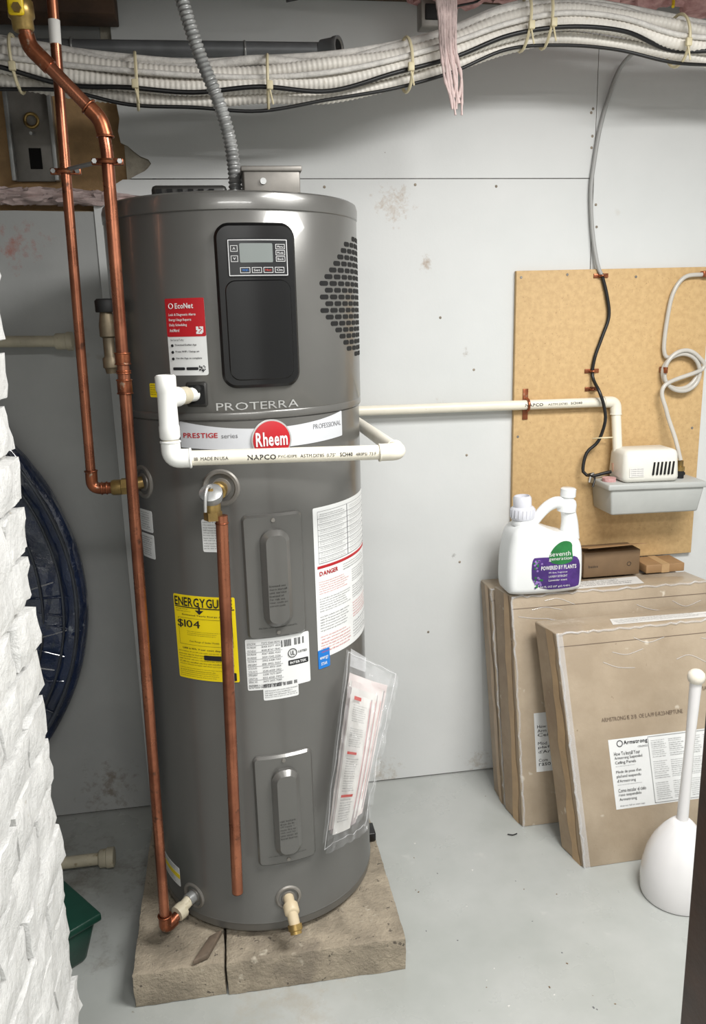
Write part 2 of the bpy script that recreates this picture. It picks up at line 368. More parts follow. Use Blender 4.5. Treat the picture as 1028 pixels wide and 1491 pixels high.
while z<1.628:
    a=36+(row%2)*3.1
    while a<122:
        if ((a-80)/43)**2+((z-1.502)/.128)**2<1: panel(mb,a-2.6,a+2.6,z-.0046,z+.0046,RS-.004,RS+.0007,void,.0044,0,8)
        a+=6.2
    z+=.0130; row+=1
mb.make('vent_slots',WH)  # slots are dark decals on the shroud, recess shade painted in, nothing cut
mb=MB(); f=tk(RS)
label(mb,-31.6,-14.4,1.359,1.503,white_l,.004,.0006,RS)
label(mb,-31.6,-14.4,1.432,1.503,redm,.002,.0010,RS)
t=lambda st,a,b,c,d,m,bold=0.: text(mb,st,a,b,c,d,f,m,bold,.0016)
t('EcoNet',-27,-19,1.484,1.494,white_l,.01); 
mb.torus(f(-29,1.489,.0012),tdir(-29),.0045,.0007,white_l)
for i,s in enumerate(['Leak & Diagnostic Alerts','Energy Usage Reports','Daily Scheduling','And More!']):
    t(s,-30.2,-30.2+len(s)*.5,1.4695-i*.0095,1.4755-i*.0095,white_l,.01)
for i in range(6):
    for j in range(6):
        if random.random()<.6: panel(mb,-18.4+i*.5,-17.9+i*.5,1.4365+j*.0023,1.4388+j*.0023,RS,RS+.0014,white_l,.0001,0,2)
t('Get Started Today:',-30.2,-24,1.423,1.428,ink)
for i,s in enumerate(['Download EcoNet App','Press WiFi / Setup on','Use the App to complete']):
    mb.lathe([(.0028,0),(.0026,.0012)],f(-29.6,1.4155-i*.0125,.0006),tdir(-29.6),ink,14); t(s,-28.2,-28.2+len(s)*.5,1.414-i*.0125,1.4185-i*.0125,ink,.01)
label(mb,-30,-24.5,1.369,1.3745,ink,.001,.0012,RS);label(mb,-23.8,-18.6,1.369,1.3745,ink,.001,.0012,RS)
for i in range(6):
    for j in range(6):
        if random.random()<.55: panel(mb,-18.2+i*.45,-17.75+i*.45,1.365+j*.0021,1.367+j*.0021,RS,RS+.0014,ink,.0001,0,2)
label(mb,-43.6,-38.8,1.316,1.343,yel,.002,.0008,RS); paraT(mb,-43.2,-39.2,1.319,1.341,5,lambda s,z,o:f(s,z,.0014),ink)
t('PROTERRA',-12.1,22.9,1.2905,1.3055,chrome)
t('#',-5.8,-4.2,1.667,1.677,ink,.01); t('20',-2,1.5,1.667,1.678,ink,.01); t('CIR # 37/39',14.5,33.5,1.668,1.6775,ink,0)
mb.make('shroud_labels',WH)
mb=MB(); panel(mb,-24.6,-15.6,1.299,1.346,RS-.003,RS+.004,tank_dk,.004,.0015); panel(mb,-23.6,-16.4,1.304,1.341,RS,RS+.005,void,.003)
mb.lathe([(.008,0),(.008,.012),(.006,.013)],f(-19.2,1.333,0),tdir(-19.2),blackm,16); mb.make('drain_port',WH)
mb=MB(); f=tk(R+.0006)
zf=lambda w:(1.212+.006*(2*w-1)**2,1.252+.018*(2*w-1)**2)
panel(mb,-29.5,49.6,0,0,R-.001,R+.0012,M('banner_silver',(204,206,210),.35,.05,.05,4),.002,0,60,zf)
t=lambda st,a,b,c,d,m,bold=0.: text(mb,st,a,b,c,d,f,m,bold,.0011)
t('PRESTIGE',-28,-12.5,1.237,1.247,redm,.006); t('series',-11,-4,1.236,1.2445,inkg)
t('PROFESSIONAL',30.5,48.5,1.241,1.251,inkg)
mb.lathe([(.0405,-.001),(.0405,.0020),(.039,.0024)],tk(R)(10.3,1.2285),tdir(10.3),chrome,40)
mb.lathe([(.0375,0),(.0375,.0028),(.037,.003)],tk(R)(10.3,1.2285),tdir(10.3),redm,40)
d=tdir(10.3); o=tk(R)(10.3,1.2285)+d*.0034; sd=Vector((-d.y,d.x,0))
text(mb,'Rheem',-.032,.032,-.012,.016,lambda x,z,of:o+sd*x+Vector((0,0,z))+d*of,white_l,.025)
mb.make('brand_banner',WH)
def esc(a,z,r,Rb=R):
    mb.lathe([(r,-.006),(r,.0005),(r-.003,.003),(r*.78,.003),(r*.7,-.002),(r*.55,-.002),(r*.5,.002)],tk(Rb)(a,z),tdir(a),steeld,36)
mb=MB(); esc(-12.6,1.137,.038); esc(-56,1.137,.036); esc(-43.6,.165,.032); esc(7.3,.183,.03); mb.make('escutcheons',WH,30)
mb=MB(); p=tk()(-12.6,1.137); d=tdir(-12.6)
mb.lathe([(.014,-.01),(.014,.02),(.018,.021),(.018,.036),(.0145,.038),(.0145,.065),(.019,.067),(.019,.088),(.016,.094),(.008,.098)],p,d,brass,10)
mb.cyl(p+d*.08,p+d*.08-Vector((0,0,.04)),.0155,brass,16)
mb.lathe([(.0175,0),(.0175,.016)],p+d*.08-Vector((0,0,.045)),(0,0,1),brass,6)
mb.lathe([(.020,0),(.022,.008),(.022,.018),(.012,.024)],p+d*.078+Vector((0,0,-.004)),(-.1,-.6,.8),steel,20)
mb.sweep(cat([p+d*.085+Vector((0,0,.022)),p+d*.102+Vector((-.002,0,.022)),p+d*.112+Vector((-.004,0,.008)),p+d*.113+Vector((-.006,0,-.022))],.004),.0032,chrome,8)
mb.make('relief_valve',WH)
mb=MB(); p=tk()(-56,1.137); mb.cyl(p,(-.215,-.603,1.131),.013,brass); mb.lathe([(.018,0),(.018,.02)],(-.222,-.603,1.131),(1,0,0),brass,6); mb.make('side_nipple',WH)
mb=MB(); p=tk()(7.3,.183); d=tdir(7.3)
mb.lathe([(.012,-.01),(.012,.02),(.017,.022),(.017,.04),(.013,.044)],p,(d.x,d.y,-.25),cream,18)
q=p+Vector((d.x,d.y,-.25)).normalized()*.036
mb.cyl(q,q+Vector((.004,-.016,-.024)),.0125,cream,16); mb.lathe([(.016,0),(.016,.012),(.013,.014),(.013,.020),(.009,.020)],q+Vector((.004,-.016,-.022)),(.1,-.55,-.8),brass,16)
mb.make('drain_valve',WH)
mb=MB(); p=tk()(-43.6,.165); mb.cyl(p,p+tdir(-43.6)*.02,.014,steel); mb.sweep([p+tdir(-43.6)*.01,(-.178,-.683,.155)],.013,pvco,16); mb.lathe([(.018,0),(.019,.01),(.018,.02)],(-.165,-.672,.158),(-.7,-.7,-.1),pvco,10); mb.make('inlet_nipple',WH)
mb=MB()
for z0,z1,t0,t1 in ((.816,1.08,-4.8,22.2),(.277,.545,-6.2,22.2)):
    panel(mb,t0,t1,z0,z1,R-.001,R+.010,tank_m,.012,.005,30)
    panel(mb,(t0+t1)/2-6,(t0+t1)/2+6.2,z0+.028,z1-.03,R+.009,R+.030,tank_m,.026,.010,24)
    for zz in (z0+.012,z1-.012): mb.lathe([(.0045,0),(.004,.003)],tk(R+.0095)((t0+t1)/2,zz),tdir((t0+t1)/2),steeld,12)
    f=tk(R+.0305); zc=(z0+z1)/2
    paraT(mb,(t0+t1)/2-3.6,(t0+t1)/2+3.8,zc-.06,zc-.01,7,lambda s,z,o:f(s,z,.0004),tank_dk)
    f2=tk(R+.0105); paraT(mb,t0+5,t1-5,z0+.02,z0+.026,1,lambda s,z,o:f2(s,z,.0004),tank_dk)
mb.make('element_covers',WH,35)
mb=MB(); f=tk(R+.0006); fm=lambda s,z,o:f(s,z,.0010)
t=lambda st,a,b,c,d,m,bold=0.: text(mb,st,a,b,c,d,f,m,bold,.0012)
label(mb,-40.6,-9.8,.719,.907,yel)
t('ENERGYGUIDE',-39.8,-11.0,.883,.903,ink,.02); label(mb,-40,-10.2,.8795,.8815,ink,.0003,.0012); 
mb.add([fm(-26.8,.867,0),fm(-24.6,.876,0),fm(-29,.876,0)],[(0,1,2)],ink); label(mb,-27.2,-26.4,.874,.884,ink,.0003,.0012)
paraT(mb,-39.4,-31,.868,.878,2,fm,ink); t('Estimated Yearly Energy Cost',-36,-14,.862,.866,ink,.01)
t('$104',-39,-27,.834,.853,ink,0)
t('$104',-38.85,-26.85,.8342,.8532,ink,0)
frame(mb,-38.6,-11.5,.797,.857,.0006,f,ink)
paraT(mb,-34,-16,.817,.829,3,fm,ink); t('Cost Range of Similar Models',-33,-18,.803,.808,ink)
t('1,185 kWh Your cost depends',-37,-14,.786,.791,ink,.01); paraT(mb,-39.5,-11.5,.748,.783,6,fm,ink)
paraT(mb,-39.5,-16,.722,.745,5,fm,ink); label(mb,-15.5,-11,.722,.74,ink,.001,.0012); label(mb,-26,-16,.766,.777,ink,.001,.0012)
label(mb,-14.2,-12.6,.725,.737,bluem,.001,.0016)
label(mb,-6.3,23.8,.699,.814,white_l); label(mb,.7,17.4,.6735,.701,white_l)
for i in range(13):
    z=.806-i*.0078; t(random.choice(['CATALOG NO.','SERIAL NO.','UPPER ELEMENT','VOLTAGE AC','MAX PRESSURE','CAPACITY GAL','TOTAL WATTS']),-5.6,-1.5,z-.004,z,ink)
    t(' '.join(str(random.randint(10,9999)) for _ in range(3)),1,9.5,z-.004,z,ink)
    if i%2==0: label(mb,-5.8,10.5,z-.0062,z-.0058,inkg,.0001,.0012)
for i in range(26):
    a=10+i*.45
    if random.random()<.7: label(mb,a,a+.25,.790,.805,ink,.0001,.0012)
t('UL',14.2,16.2,.768,.778,ink,.02); mb.torus(f(15.2,.773,.001),tdir(15.2),.0095,.0008,ink); t('LISTED',18,22.5,.771,.776,ink,.01)
label(mb,13,23,.745,.757,ink,.001,.0012); t('INTERTEK',13.8,22,.7485,.754,white_l,.01)
paraT(mb,-5.6,12,.701,.712,2,fm,ink)
for i in range(40):
    if random.random()<.7: label(mb,1+i*.4,1.2+i*.4,.703,.7105,ink,.0001,.0013)
paraT(mb,1.4,16.8,.677,.697,4,fm,ink)
label(mb,28.6,78,.742,1.077,white_l,.003,.0006)
frame(mb,31,77,.955,1.068,.0007,f,inkg)
for i in range(9): 
    z=1.063-i*.0122; paraT(mb,32,50,z-.0085,z,2,fm,inkg); label(mb,31,77,z-.0108,z-.0103,inkg,.0001,.0012); paraT(mb,54,76,z-.0075,z,2,fm,inkg)
label(mb,51.7,52.1,.955,1.067,inkg,.0001,.0012)
label(mb,30,77,.944,.950,redm,.0003,.0012)
t('DANGER',31,43,.928,.938,redm,.02); paraT(mb,47,76,.922,.938,3,fm,ink)
for k,(za,zb) in enumerate(((.885,.916),(.845,.878),(.80,.838),(.752,.793))):
    paraT(mb,30.5,53,za,zb,6,fm,[redink,ink,ink,redink][k]); paraT(mb,55,77,za,zb,6,fm,[ink,ink,redink,inkg][k])
label(mb,28.5,35.4,.719,.762,bluem,.001,.0014); t('energy',29.4,34.4,.738,.746,white_l,.01); t('STAR',30,33.6,.726,.733,white_l,.01)
label(mb,-22.6,-11.8,1.004,1.072,white_l); paraT(mb,-22,-12.4,1.008,1.068,11,fm,ink)
label(mb,-62,-51,1.03,1.077,white_l); paraT(mb,-61,-52,1.033,1.073,8,fm,ink)
label(mb,-62,-51,.972,1.025,white_l); paraT(mb,-61,-52,.976,1.02,9,fm,ink)
label(mb,-73,-54,.165,.215,white_l); label(mb,-73,-54,.186,.198,yel,.001,.0012); paraT(mb,-71,-56,.169,.184,3,fm,ink); paraT(mb,-71,-56,.2,.213,3,fm,ink)
mb.make('tank_labels',WH)
mb=MB(); mb.box((.062,-.625,1.692),(.172,-.50,1.744),steeld,.003); mb.box((.058,-.629,1.738),(.176,-.496,1.748),steeld,.002); mb.cyl((.10,-.63,1.72),(.10,-.625,1.72),.006,steel)
mb.make('wiring_box',WH)
mb=MB(); mb.box((-.115,-.60,1.69),(.03,-.45,1.718),tank_dk,.008); mb.lathe([(.018,0),(.018,.02),(.014,.022)],(.048,-.55,1.694),(0,0,1),steel,8)
for i in range(6): mb.box((-.105+i*.02,-.604,1.702),(-.095+i*.02,-.6,1.710),void)
mb.make('air_inlet',WH)
# ------------------------------------------------------------------ manuals bag taped to the tank
E=empty('instruction_manual_bag')
LT=Vector((.236,-.645,.716));RT=Vector((.329,-.648,.668));LB=Vector((.163,-.708,.318));RB=Vector((.243,-.728,.372))
nrm=(RT-LT).cross(LB-LT).normalized()
if nrm.y>0: nrm=-nrm
def bul(a,b): return .022*math.sin(pi*min(1,max(0,a)))*(.35+.65*math.sin(pi*min(1,max(0,b))))
def bagp(a,b,off): return (LT*(1-a)+RT*a)*(1-b)+(LB*(1-a)+RB*a)*b+nrm*off
def sheet(mb,off,i0,i1,j0,j1,mat,n=10,m=14,wv=.004,seed=0,bf=1.,fr=4.,skew=0.):
    V=[];F=[]
    for j in range(m+1):
        for i in range(n+1):
            a=i0+(i1-i0)*i/n;b=j0+(j1-j0)*j/m; a2=a+skew*(b-.5)
            V.append(bagp(a2,b,off+bf*bul(a,b)+wv*noise.noise(Vector((a*fr+seed,b*fr*2.2,seed)))))
    for j in range(m):
        for i in range(n): F.append((j*(n+1)+i,j*(n+1)+i+1,(j+1)*(n+1)+i+1,(j+1)*(n+1)+i))
    mb.add(V,F,mat,True)
mb=MB()
NS=10
for k in range(NS):
    sheet(mb,-.002+k*.0036,.06+.012*((k*3)%5),.99-.050*k,.06+.010*k+.015*((k*2)%3),.96-.012*((k*4)%5),[bookc,bookd,paper,bookc,paper,bookd,paper,bookc,bookd,paper][k],seed=k,wv=.003,skew=.03*math.sin(k*1.7))
mo=lambda x,z,o:bagp(x,1-z,-.002+NS*.0036+bul(x,1-z)+.0012)
for (x0,x1,z0,z1,n_,m_) in ((.15,.46,.70,.80,8,inkg),(.15,.46,.56,.67,9,inkg),(.15,.44,.30,.50,14,inkg),(.15,.45,.12,.26,9,inkg)):
    para(mb,x0,x1,z0,z1,n_,mo,m_,asp=.3)
for (x0,x1,z0,z1) in ((.15,.36,.52,.535),(.15,.43,.27,.285),(.15,.3,.825,.845)):
    mb.add([mo(x0,z0,0),mo(x1,z0,0),mo(x1,z1,0),mo(x0,z1,0)],[(0,1,2,3)],redink)
for k in range(3,NS,3):
    a=.99-.050*k-.012; V=[];F=[]
    for i in range(13):
        b=.16+.66*i/12
        for aa in (a,a+.012): V.append(bagp(aa+.03*math.sin(k*1.7)*(b-.5),b,-.002+k*.0036+bul(aa,b)+.0034))
    for i in range(12): F.append((2*i,2*i+2,2*i+3,2*i+1))
    mb.add(V,F,M('booklet_pink',(205,140,140),.5))
mb.make('booklets',E)
mb=MB(); sheet(mb,.044,-.05,1.06,-.05,1.03,film,24,40,.020,9,1.,7.); sheet(mb,-.010,-.05,1.06,-.05,1.03,film,14,20,.006,5,.4)
for (a0,b0,a1,b1) in ((-.05,-.05,1.06,-.05),(1.06,-.05,1.06,1.03),(-.05,1.03,1.06,1.03),(-.05,-.05,-.05,1.03)):
    mb.sweep([bagp(a0+(a1-a0)*i/20,b0+(b1-b0)*i/20,.018+.020*noise.noise(Vector((a0*7+i*.35,b0*5,3)))) for i in range(21)],.0009,filml,5)
mb.add([bagp(.02,-.07,.0),bagp(.38,-.06,.004),bagp(.38,.02,.016),bagp(.02,.02,.014)],[(0,1,2,3)],filml)
mb.make('plastic_bag',E)
# ------------------------------------------------------------------ copper pipes
E=empty('copper_pipe_hot'); mb=MB()
A0=(-.258,-.6,2.28);A1=(-.282,-.6,1.128)
mb.sweep(rnd([A0,(-.270,-.6,1.75),A1,(-.225,-.603,1.130)],.022),.0098,copper,16)
mb.sweep(rnd([(-.2805,-.6,1.165),(-.282,-.6,1.128),(-.238,-.602,1.129)],.024),.0122,copperj,16)
mb.torus((-.2808,-.6,1.166),(0,0,1),.0120,.0018,copperj)
for x in (-.252,-.262): mb.torus((x,-.602,1.129),(1,0,0),.0122,.0018,copperj)
mb.lathe([(.0145,0),(.0165,.004),(.0165,.02),(.013,.022)],(-.243,-.602,1.129),(1,0,0),brass,8)
mb.cyl((-.2655,-.6,1.96),(-.264,-.6,2.0),.0105,paper)
mb.make('pipe_run',E)
E=empty('copper_pipe_cold'); mb=MB()
Bt=Vector((-.180,-.70,1.765));Bb=Vector((-.205,-.70,.135))
pb=[(-.300,-.70,1.965),(-.293,-.70,1.928),(-.268,-.70,1.900),(-.186,-.70,1.812),Bt,Bb,(-.172,-.678,.153)]
mb.sweep(rnd(pb,.02),.0113,copper,18)
def fit(a,b,r=.0140):
    a=Vector(a);b=Vector(b);mb.cyl(a,b,r,copperj,18); mb.torus(a,b-a,r,.0016,copperj);mb.torus(b,b-a,r,.0016,copperj)
mb.sweep(rnd([(-.204,-.70,.165),Bb,(-.184,-.686,.145)],.016),.0145,copperj,16); mb.torus((-.2043,-.70,.168),(0,0,1),.0143,.002,copperj)
mb.sweep(rnd([(-.203,-.70,1.830),(-.186,-.70,1.812),(-.1805,-.70,1.785)],.018),.0140,copperj,16); mb.torus((-.1808,-.70,1.784),(0,0,1),.014,.002,copperj); mb.torus((-.205,-.70,1.833),(-.68,0,.73),.014,.002,copperj)
mb.sweep(rnd([(-.263,-.70,1.895),(-.276,-.70,1.909),(-.293,-.70,1.926),(-.297,-.70,1.945)],.012),.0140,copperj,16)
L=lambda z:Bt+(Bb-Bt)*((Bt.z-z)/(Bt.z-Bb.z))
fit(L(1.405),L(1.385)); fit(L(1.355),L(1.330)); fit(L(1.372),L(1.368),.0125)
mb.make('pipe_run',E)
mb=MB(); mb.lathe([(.015,0),(.018,.004),(.018,.018),(.022,.022),(.022,.045),(.018,.049),(.018,.065),(.012,.07)],(-.300,-.70,1.95),(-.05,0,1),brass,14)
mb.box((-.316,-.735,1.965),(-.290,-.728,2.10),yelv,.004); mb.box((-.31,-.73,1.972),(-.298,-.70,1.98),yelv,.002); mb.cyl((-.301,-.74,1.975),(-.301,-.715,1.975),.008,brass,6)
mb.cyl((-.302,-.70,2.01),(-.306,-.70,2.28),.0113,copper)
mb.make('ball_valve',E)
mb=MB()
for c in ((-.270,-.6,1.742),(-.1805,-.70,1.742)):
    mb.torus(c,(0,0,1),.0150,.0045,copperj,0,2*pi,20,6); mb.box((c[0]-.028,c[1]-.005,c[2]-.006),(c[0]+.028,c[1]+.004,c[2]+.006),copperj,.002)
    for sx in (-.022,.022): mb.lathe([(.0045,0),(.0045,.006)],(c[0]+sx,c[1]-.011,c[2]),(0,1,0),steel,6)
mb.cyl((-.262,-.612,1.745),(-.19,-.69,1.745),.004,steel); mb.make('pipe_clamps',E)
E=empty('copper_discharge_pipe'); mb=MB()
mb.cyl((-.0195,-.789,1.10),(-.038,-.795,.278),.0118,copper,20); mb.lathe([(.0118,0),(.009,.001),(.009,-.002)],(-.038,-.795,.277),(0,0,-1),copperj,16); mb.torus((-.0197,-.789,1.085),(0,0,1),.012,.0015,copperj); mb.make('pipe_run',E)
E=empty('vacuum_breaker_valve'); mb=MB(); 
mb.lathe([(.019,0),(.020,.003),(.020,.022),(.016,.026)],(-.222,-.595,1.482),(0,0,1),blackm,20)
mb.lathe([(.010,0),(.012,.01),(.015,.012),(.015,.03),(.011,.034),(.011,.07),(.016,.073),(.016,.095),(.012,.12)],(-.222,-.595,1.362),(0,0,1),M('valve_bronze',(120,108,88),.5,.5,.2,20),18)
mb.make('valve_body',E)
# ------------------------------------------------------------------ PVC condensate line
E=empty('condensate_drain_pipe'); mb=MB(); r=.0142; rf=.0178
mb.cyl((-.058,-.705,1.323),(-.092,-.775,1.326),.0135,pvcw); mb.cyl((-.072,-.735,1.3245),(-.084,-.762,1.3255),.0165,pvco)
mb.lathe([(rf-.001,0),(rf+.001,.004),(rf+.001,.022),(rf,.026),(rf-.001,.085),(rf+.001,.09),(rf+.001,.113),(rf-.002,.116),(rf-.004,.116),(rf-.004,.06)],(-.103,-.80,1.252),(0,0,1),pvcw,24)
mb.cyl((-.086,-.766,1.3255),(-.100,-.795,1.326),.0185,pvcw)
z0,z1=1.2155,1.2065
mb.sweep(rnd([(-.103,-.80,1.27),(-.103,-.80,z0),(.323,-.80,z1),(.323,-.035,1.200),(1.146,-.035,1.193),(1.146,-.075,.985)],.02),r,pvc,20)
mb.sweep(rnd([(-.103,-.80,1.248),(-.103,-.80,z0),(-.068,-.80,z0-.0005)],.026),rf,pvcw,20)
mb.torus((-.103,-.80,1.247),(0,0,1),rf-.001,.0025,pvcw); mb.torus((-.069,-.80,z0-.0005),(1,0,0),rf-.001,.0025,pvcw)
mb.sweep(rnd([(.285,-.80,z1+.0005),(.323,-.80,z1),(.323,-.763,z1)],.024),rf-.001,pvc,20)
mb.torus((.286,-.80,z1),(1,0,0),rf-.002,.002,pvc); mb.torus((.323,-.764,z1),(0,1,0),rf-.002,.002,pvc)
mb.sweep(rnd([(1.108,-.035,1.1933),(1.146,-.035,1.193),(1.146,-.041,1.155)],.024),rf-.001,pvc,20)
mb.torus((1.11,-.035,1.1933),(1,0,0),rf-.002,.002,pvc);mb.torus((1.146,-.041,1.157),(0,0,1),rf-.002,.002,pvc)
mb.cyl((1.146,-.073,.99),(1.146,-.068,1.015),.018,M('pinkish_coupling',(205,170,150),.5))
mb.make('pipe_run',E)
mb=MB()
def pm(x,z,o):
    tt=(x+.103)/.426; zc=z0+(z1-z0)*tt; d=max(-.012,min(.012,z)); return Vector((x,-.80-math.sqrt(r*r-d*d)-.0005,zc+d))
text(mb,'NAPCO',.035,.088,-.005,.005,pm,ink,.03); text(mb,'PVC-1120PE',.092,.127,-.002,.003,pm,ink)
text(mb,'ASTM D1785  0.75"',.133,.20,-.003,.0035,pm,ink); text(mb,'SCH40',.208,.232,-.0035,.0045,pm,ink,.02); text(mb,'480PSI @73 F',.238,.277,-.003,.003,pm,ink)
text(mb,'118  MADE IN USA',-.062,.0,-.003,.0035,pm,ink)
def pm2(x,z,o): d=max(-.012,min(.012,z)); return Vector((x,-.035-math.sqrt(r*r-d*d)-.0005,1.1945+d))
text(mb,'NAPCO',.86,.915,-.003,.006,pm2,ink,.02); text(mb,'ASTM D1785',.93,.99,-.002,.004,pm2,ink); text(mb,'SCH40',1.0,1.035,-.002,.005,pm2,ink,.02)
mb.make('pipe_printing',E)
mb=MB()
mb.torus((.872,-.035,1.1955),(1,0,0),.0165,.004,copperj); mb.box((.864,-.02,1.1505),(.880,-.0165,1.2405),copperj,.001)
mb.make('pipe_strap',E)
# ------------------------------------------------------------------ flexible conduit
E=empty('flexible_metal_conduit'); mb=MB()
pts=cat([(-.075,-.47,2.28),(-.05,-.52,2.14),(-.033,-.55,2.056),(-.007,-.55,1.964),(.024,-.55,1.880),(.041,-.55,1.815),(.047,-.55,1.76),(.048,-.55,1.71)],.0016)
mb.sweep(pts,.013,steel,18,True,lambda d,t:.0125+.0014*math.sin(2*pi*d/.0085)); mb.make('armour',E)
# ------------------------------------------------------------------ overhead hose & cable bundle
E=empty('hose_and_cable_bundle')
base=[(-1.3,-.36,2.03),(-.85,-.33,2.0),(-.43,-.3,2.0),(-.147,-.3,1.967),(.14,-.3,1.968),(.457,-.3,2.010),(.61,-.3,2.058),(.736,-.3,2.100),(.92,-.29,2.110),(1.2,-.28,2.072),(1.6,-.27,2.07),(2.0,-.26,2.09)]
def strand(dy,dz,r,mat,cor=True,amp=.006,seed=0,zz=0):
    bs_=cat(base,.02)
    Q=bs_[::7]+[bs_[-1]]
    P=[(p.x,p.y+dy+amp*noise.noise(Vector((p.x*5,seed,0))),p.z+dz+amp*noise.noise(Vector((p.x*5,seed,5)))) for p in Q]
    pts=cat(P,.0028 if cor else .015)
    mb.sweep(pts,r,mat,12,True,(lambda d,t:r+.0011*math.sin(2*pi*d/.0112)) if cor else None)
mb=MB(); strand(-.020,.026,.0150,whitec,True,.012,1); strand(-.026,-.004,.0165,whitec,True,.010,2); strand(-.006,-.028,.0135,whitec,True,.012,3); strand(.014,.012,.015,whitec,True,.010,4); mb.make('corrugated_hoses',E)
mb=MB(); strand(-.046,.012,.0060,whites,False,.018,5); strand(.0,.046,.011,whites,False,.024,8); strand(.01,.058,.008,whites,False,.024,18); mb.make('white_cables',E)
mb=MB(); strand(-.047,-.018,.0050,blackc,False,.030,6); strand(-.022,-.044,.0040,blackc,False,.020,7); mb.make('black_cables',E)
mb=MB()
bc=cat(base,.01)
for xx in (-.395,-.152,.137,.455,.735,.785,1.13):
    p=min(bc,key=lambda q:abs(q.x-xx)); n=24
    mb.sweep([p+Vector((.004*math.sin(2*pi*i/n+xx*9),-.012+.050*math.cos(2*pi*i/n),.006+.056*math.sin(2*pi*i/n))) for i in range(n+1)],.0036,tie,6)
    mb.box((p.x-.007,p.y-.068,p.z-.02),(p.x+.007,p.y-.058,p.z-.002),tie,.002); mb.cyl((p.x,p.y-.062,p.z-.02),(p.x+.006,p.y-.064,p.z-.05),.0020,tie,6)
mb.make('zip_ties',E)
# ------------------------------------------------------------------ ceiling framing
E=empty('ceiling_joists')
for i,x in enumerate((-2.0,-1.6,-1.2,-.8,-.4,0.,.4,.8,1.2,1.6,2.0,2.4)):
    mb=MB(); mb.box((x-.02,-4.19,2.30),(x+.02,-.004,2.459),ceilm); mb.make('joist_%d'%(i+1),E)
mb=MB(); mb.box((-2.0,-.11,2.17),(-.2,-.014,2.298),ceilm,.003); mb.box((-.2,-.09,2.245),(.9,-.014,2.298),ceilm,.003); mb.make('header_beam')
def blob(mb,c,s,mat,seed=0,amp=.25,n=28):
    V=[];F=[];m=n//2
    for j in range(m+1):
        for i in range(n):
            a=2*pi*i/n;b=pi*j/m; d=Vector((math.sin(b)*math.cos(a),math.sin(b)*math.sin(a),math.cos(b))); k=1+amp*noise.noise(d*2.2+Vector((seed,0,0)))+amp*.6*noise.noise(d*7+Vector((seed,3,0)))
            V.append(Vector(c)+Vector((d.x*s[0],d.y*s[1],d.z*s[2]))*k)
    for j in range(m):
        for i in range(n): F.append((j*n+i,(j+1)*n+i,(j+1)*n+(i+1)%n,j*n+(i+1)%n))
    mb.add(V,F,mat,True)
E=empty('pink_insulation'); mb=MB()
for i,x in enumerate((.62,.8,.98,1.16,1.34,1.55)): blob(mb,(x,-.13,2.252+.01*(i%2)),(.13,.09,.048),pinki,i,.5)
blob(mb,(-.62,-.15,2.27),(.16,.09,.06),pinki,9,.5)
blob(mb,(.36,-.2,2.27),(.2,.09,.04),pinkd,12,.5)
mb.make('batts',E)
mb=MB()
for k in range(9):
    mb.sweep(cat([(.50+.008*k,-.2,2.28),(.505+.007*k,-.33,2.20),(.512+.005*k,-.385,2.12),(.518+.004*k,-.390-.002*(k%3),2.03),(.526+.005*k+.004*math.sin(k*2),-.390,1.97),(.540+.003*k+.006*math.sin(k*3),-.390,1.930-.012*(k%4))],.008),.004,pinkd,8,True,lambda d,t:.0062*(1-t*.7)+.004*abs(noise.noise(Vector((d*45,k*3.3,0)))))
mb.make('hanging_strands',E)
E=empty('torn_insulation_facing'); mb=MB()
for i in range(5): blob(mb,(-.64+i*.09,.01,1.79-.004*i),(.08,.03,.018),pinkd,20+i,.6)
mb.make('facing',E)
E=empty('vent_pipe'); mb=MB(); mb.cyl((-1.6,-.14,2.075),(.315,-.14,2.092),.018,dgrey,24)
mb.lathe([(.018,0),(.023,.004),(.023,.035),(.025,.038),(.025,.05),(.019,.05),(.017,.03)],(.285,-.14,2.092),(.8,-.6,0),dgrey,24)
mb.torus((.322,-.168,2.092),(.8,-.6,0),.021,.004,steeld); mb.lathe([(.0165,0),(.016,.001)],(.322,-.168,2.092),(.8,-.6,0),void,20)
for x in (-.3,.1): mb.torus((x,-.14,2.088),(1,0,0),.0195,.003,steel)
mb.make('pipe_run',E)
E=empty('ceiling_junction_box'); mb=MB(); mb.box((.535,-.14,2.150),(.60,-.095,2.235),steeld,.003); mb.box((.545,-.146,2.165),(.59,-.14,2.20),blackm,.002); mb.cyl((.56,-.12,2.235),(.56,-.12,2.297),.01,steel); mb.make('box_body',E)
E=empty('ceiling_wires'); mb=MB()
for k,(x,m_) in enumerate(((-.05,blackc),(.22,blackc),(.63,blackc),(-.36,blackc),(-.1,greyc))):
    mb.sweep(cat([(x,-.12,2.29),(x+.03,-.165,2.24),(x+.015+.03*math.sin(k),-.18,2.20),(x-.02,-.19,2.18)],.012),.0028,m_,8)
mb.sweep(cat([(1.19,-.12,2.25),(1.175,-.18,2.215),(1.165,-.2,2.19)],.01),.004,yelv,8); mb.make('wires',E)
E=empty('steel_hanger_bracket'); mb=MB(); mb.box((-.50,.030,1.82),(-.385,.040,2.05),steeld,.002); mb.box((-.50,.01,1.82),(-.49,.03,2.05),steel,.001); mb.box((-.395,.01,1.82),(-.385,.03,2.05),steel,.001)
mb.box((-.455,.026,1.85),(-.425,.0299,1.90),void,.001); mb.torus((-.44,.025,1.965),(0,1,0),.016,.004,brass); mb.cyl((-.44,.029,1.935),(-.44,.0,1.93),.004,steel); mb.make('bracket_plate',E)
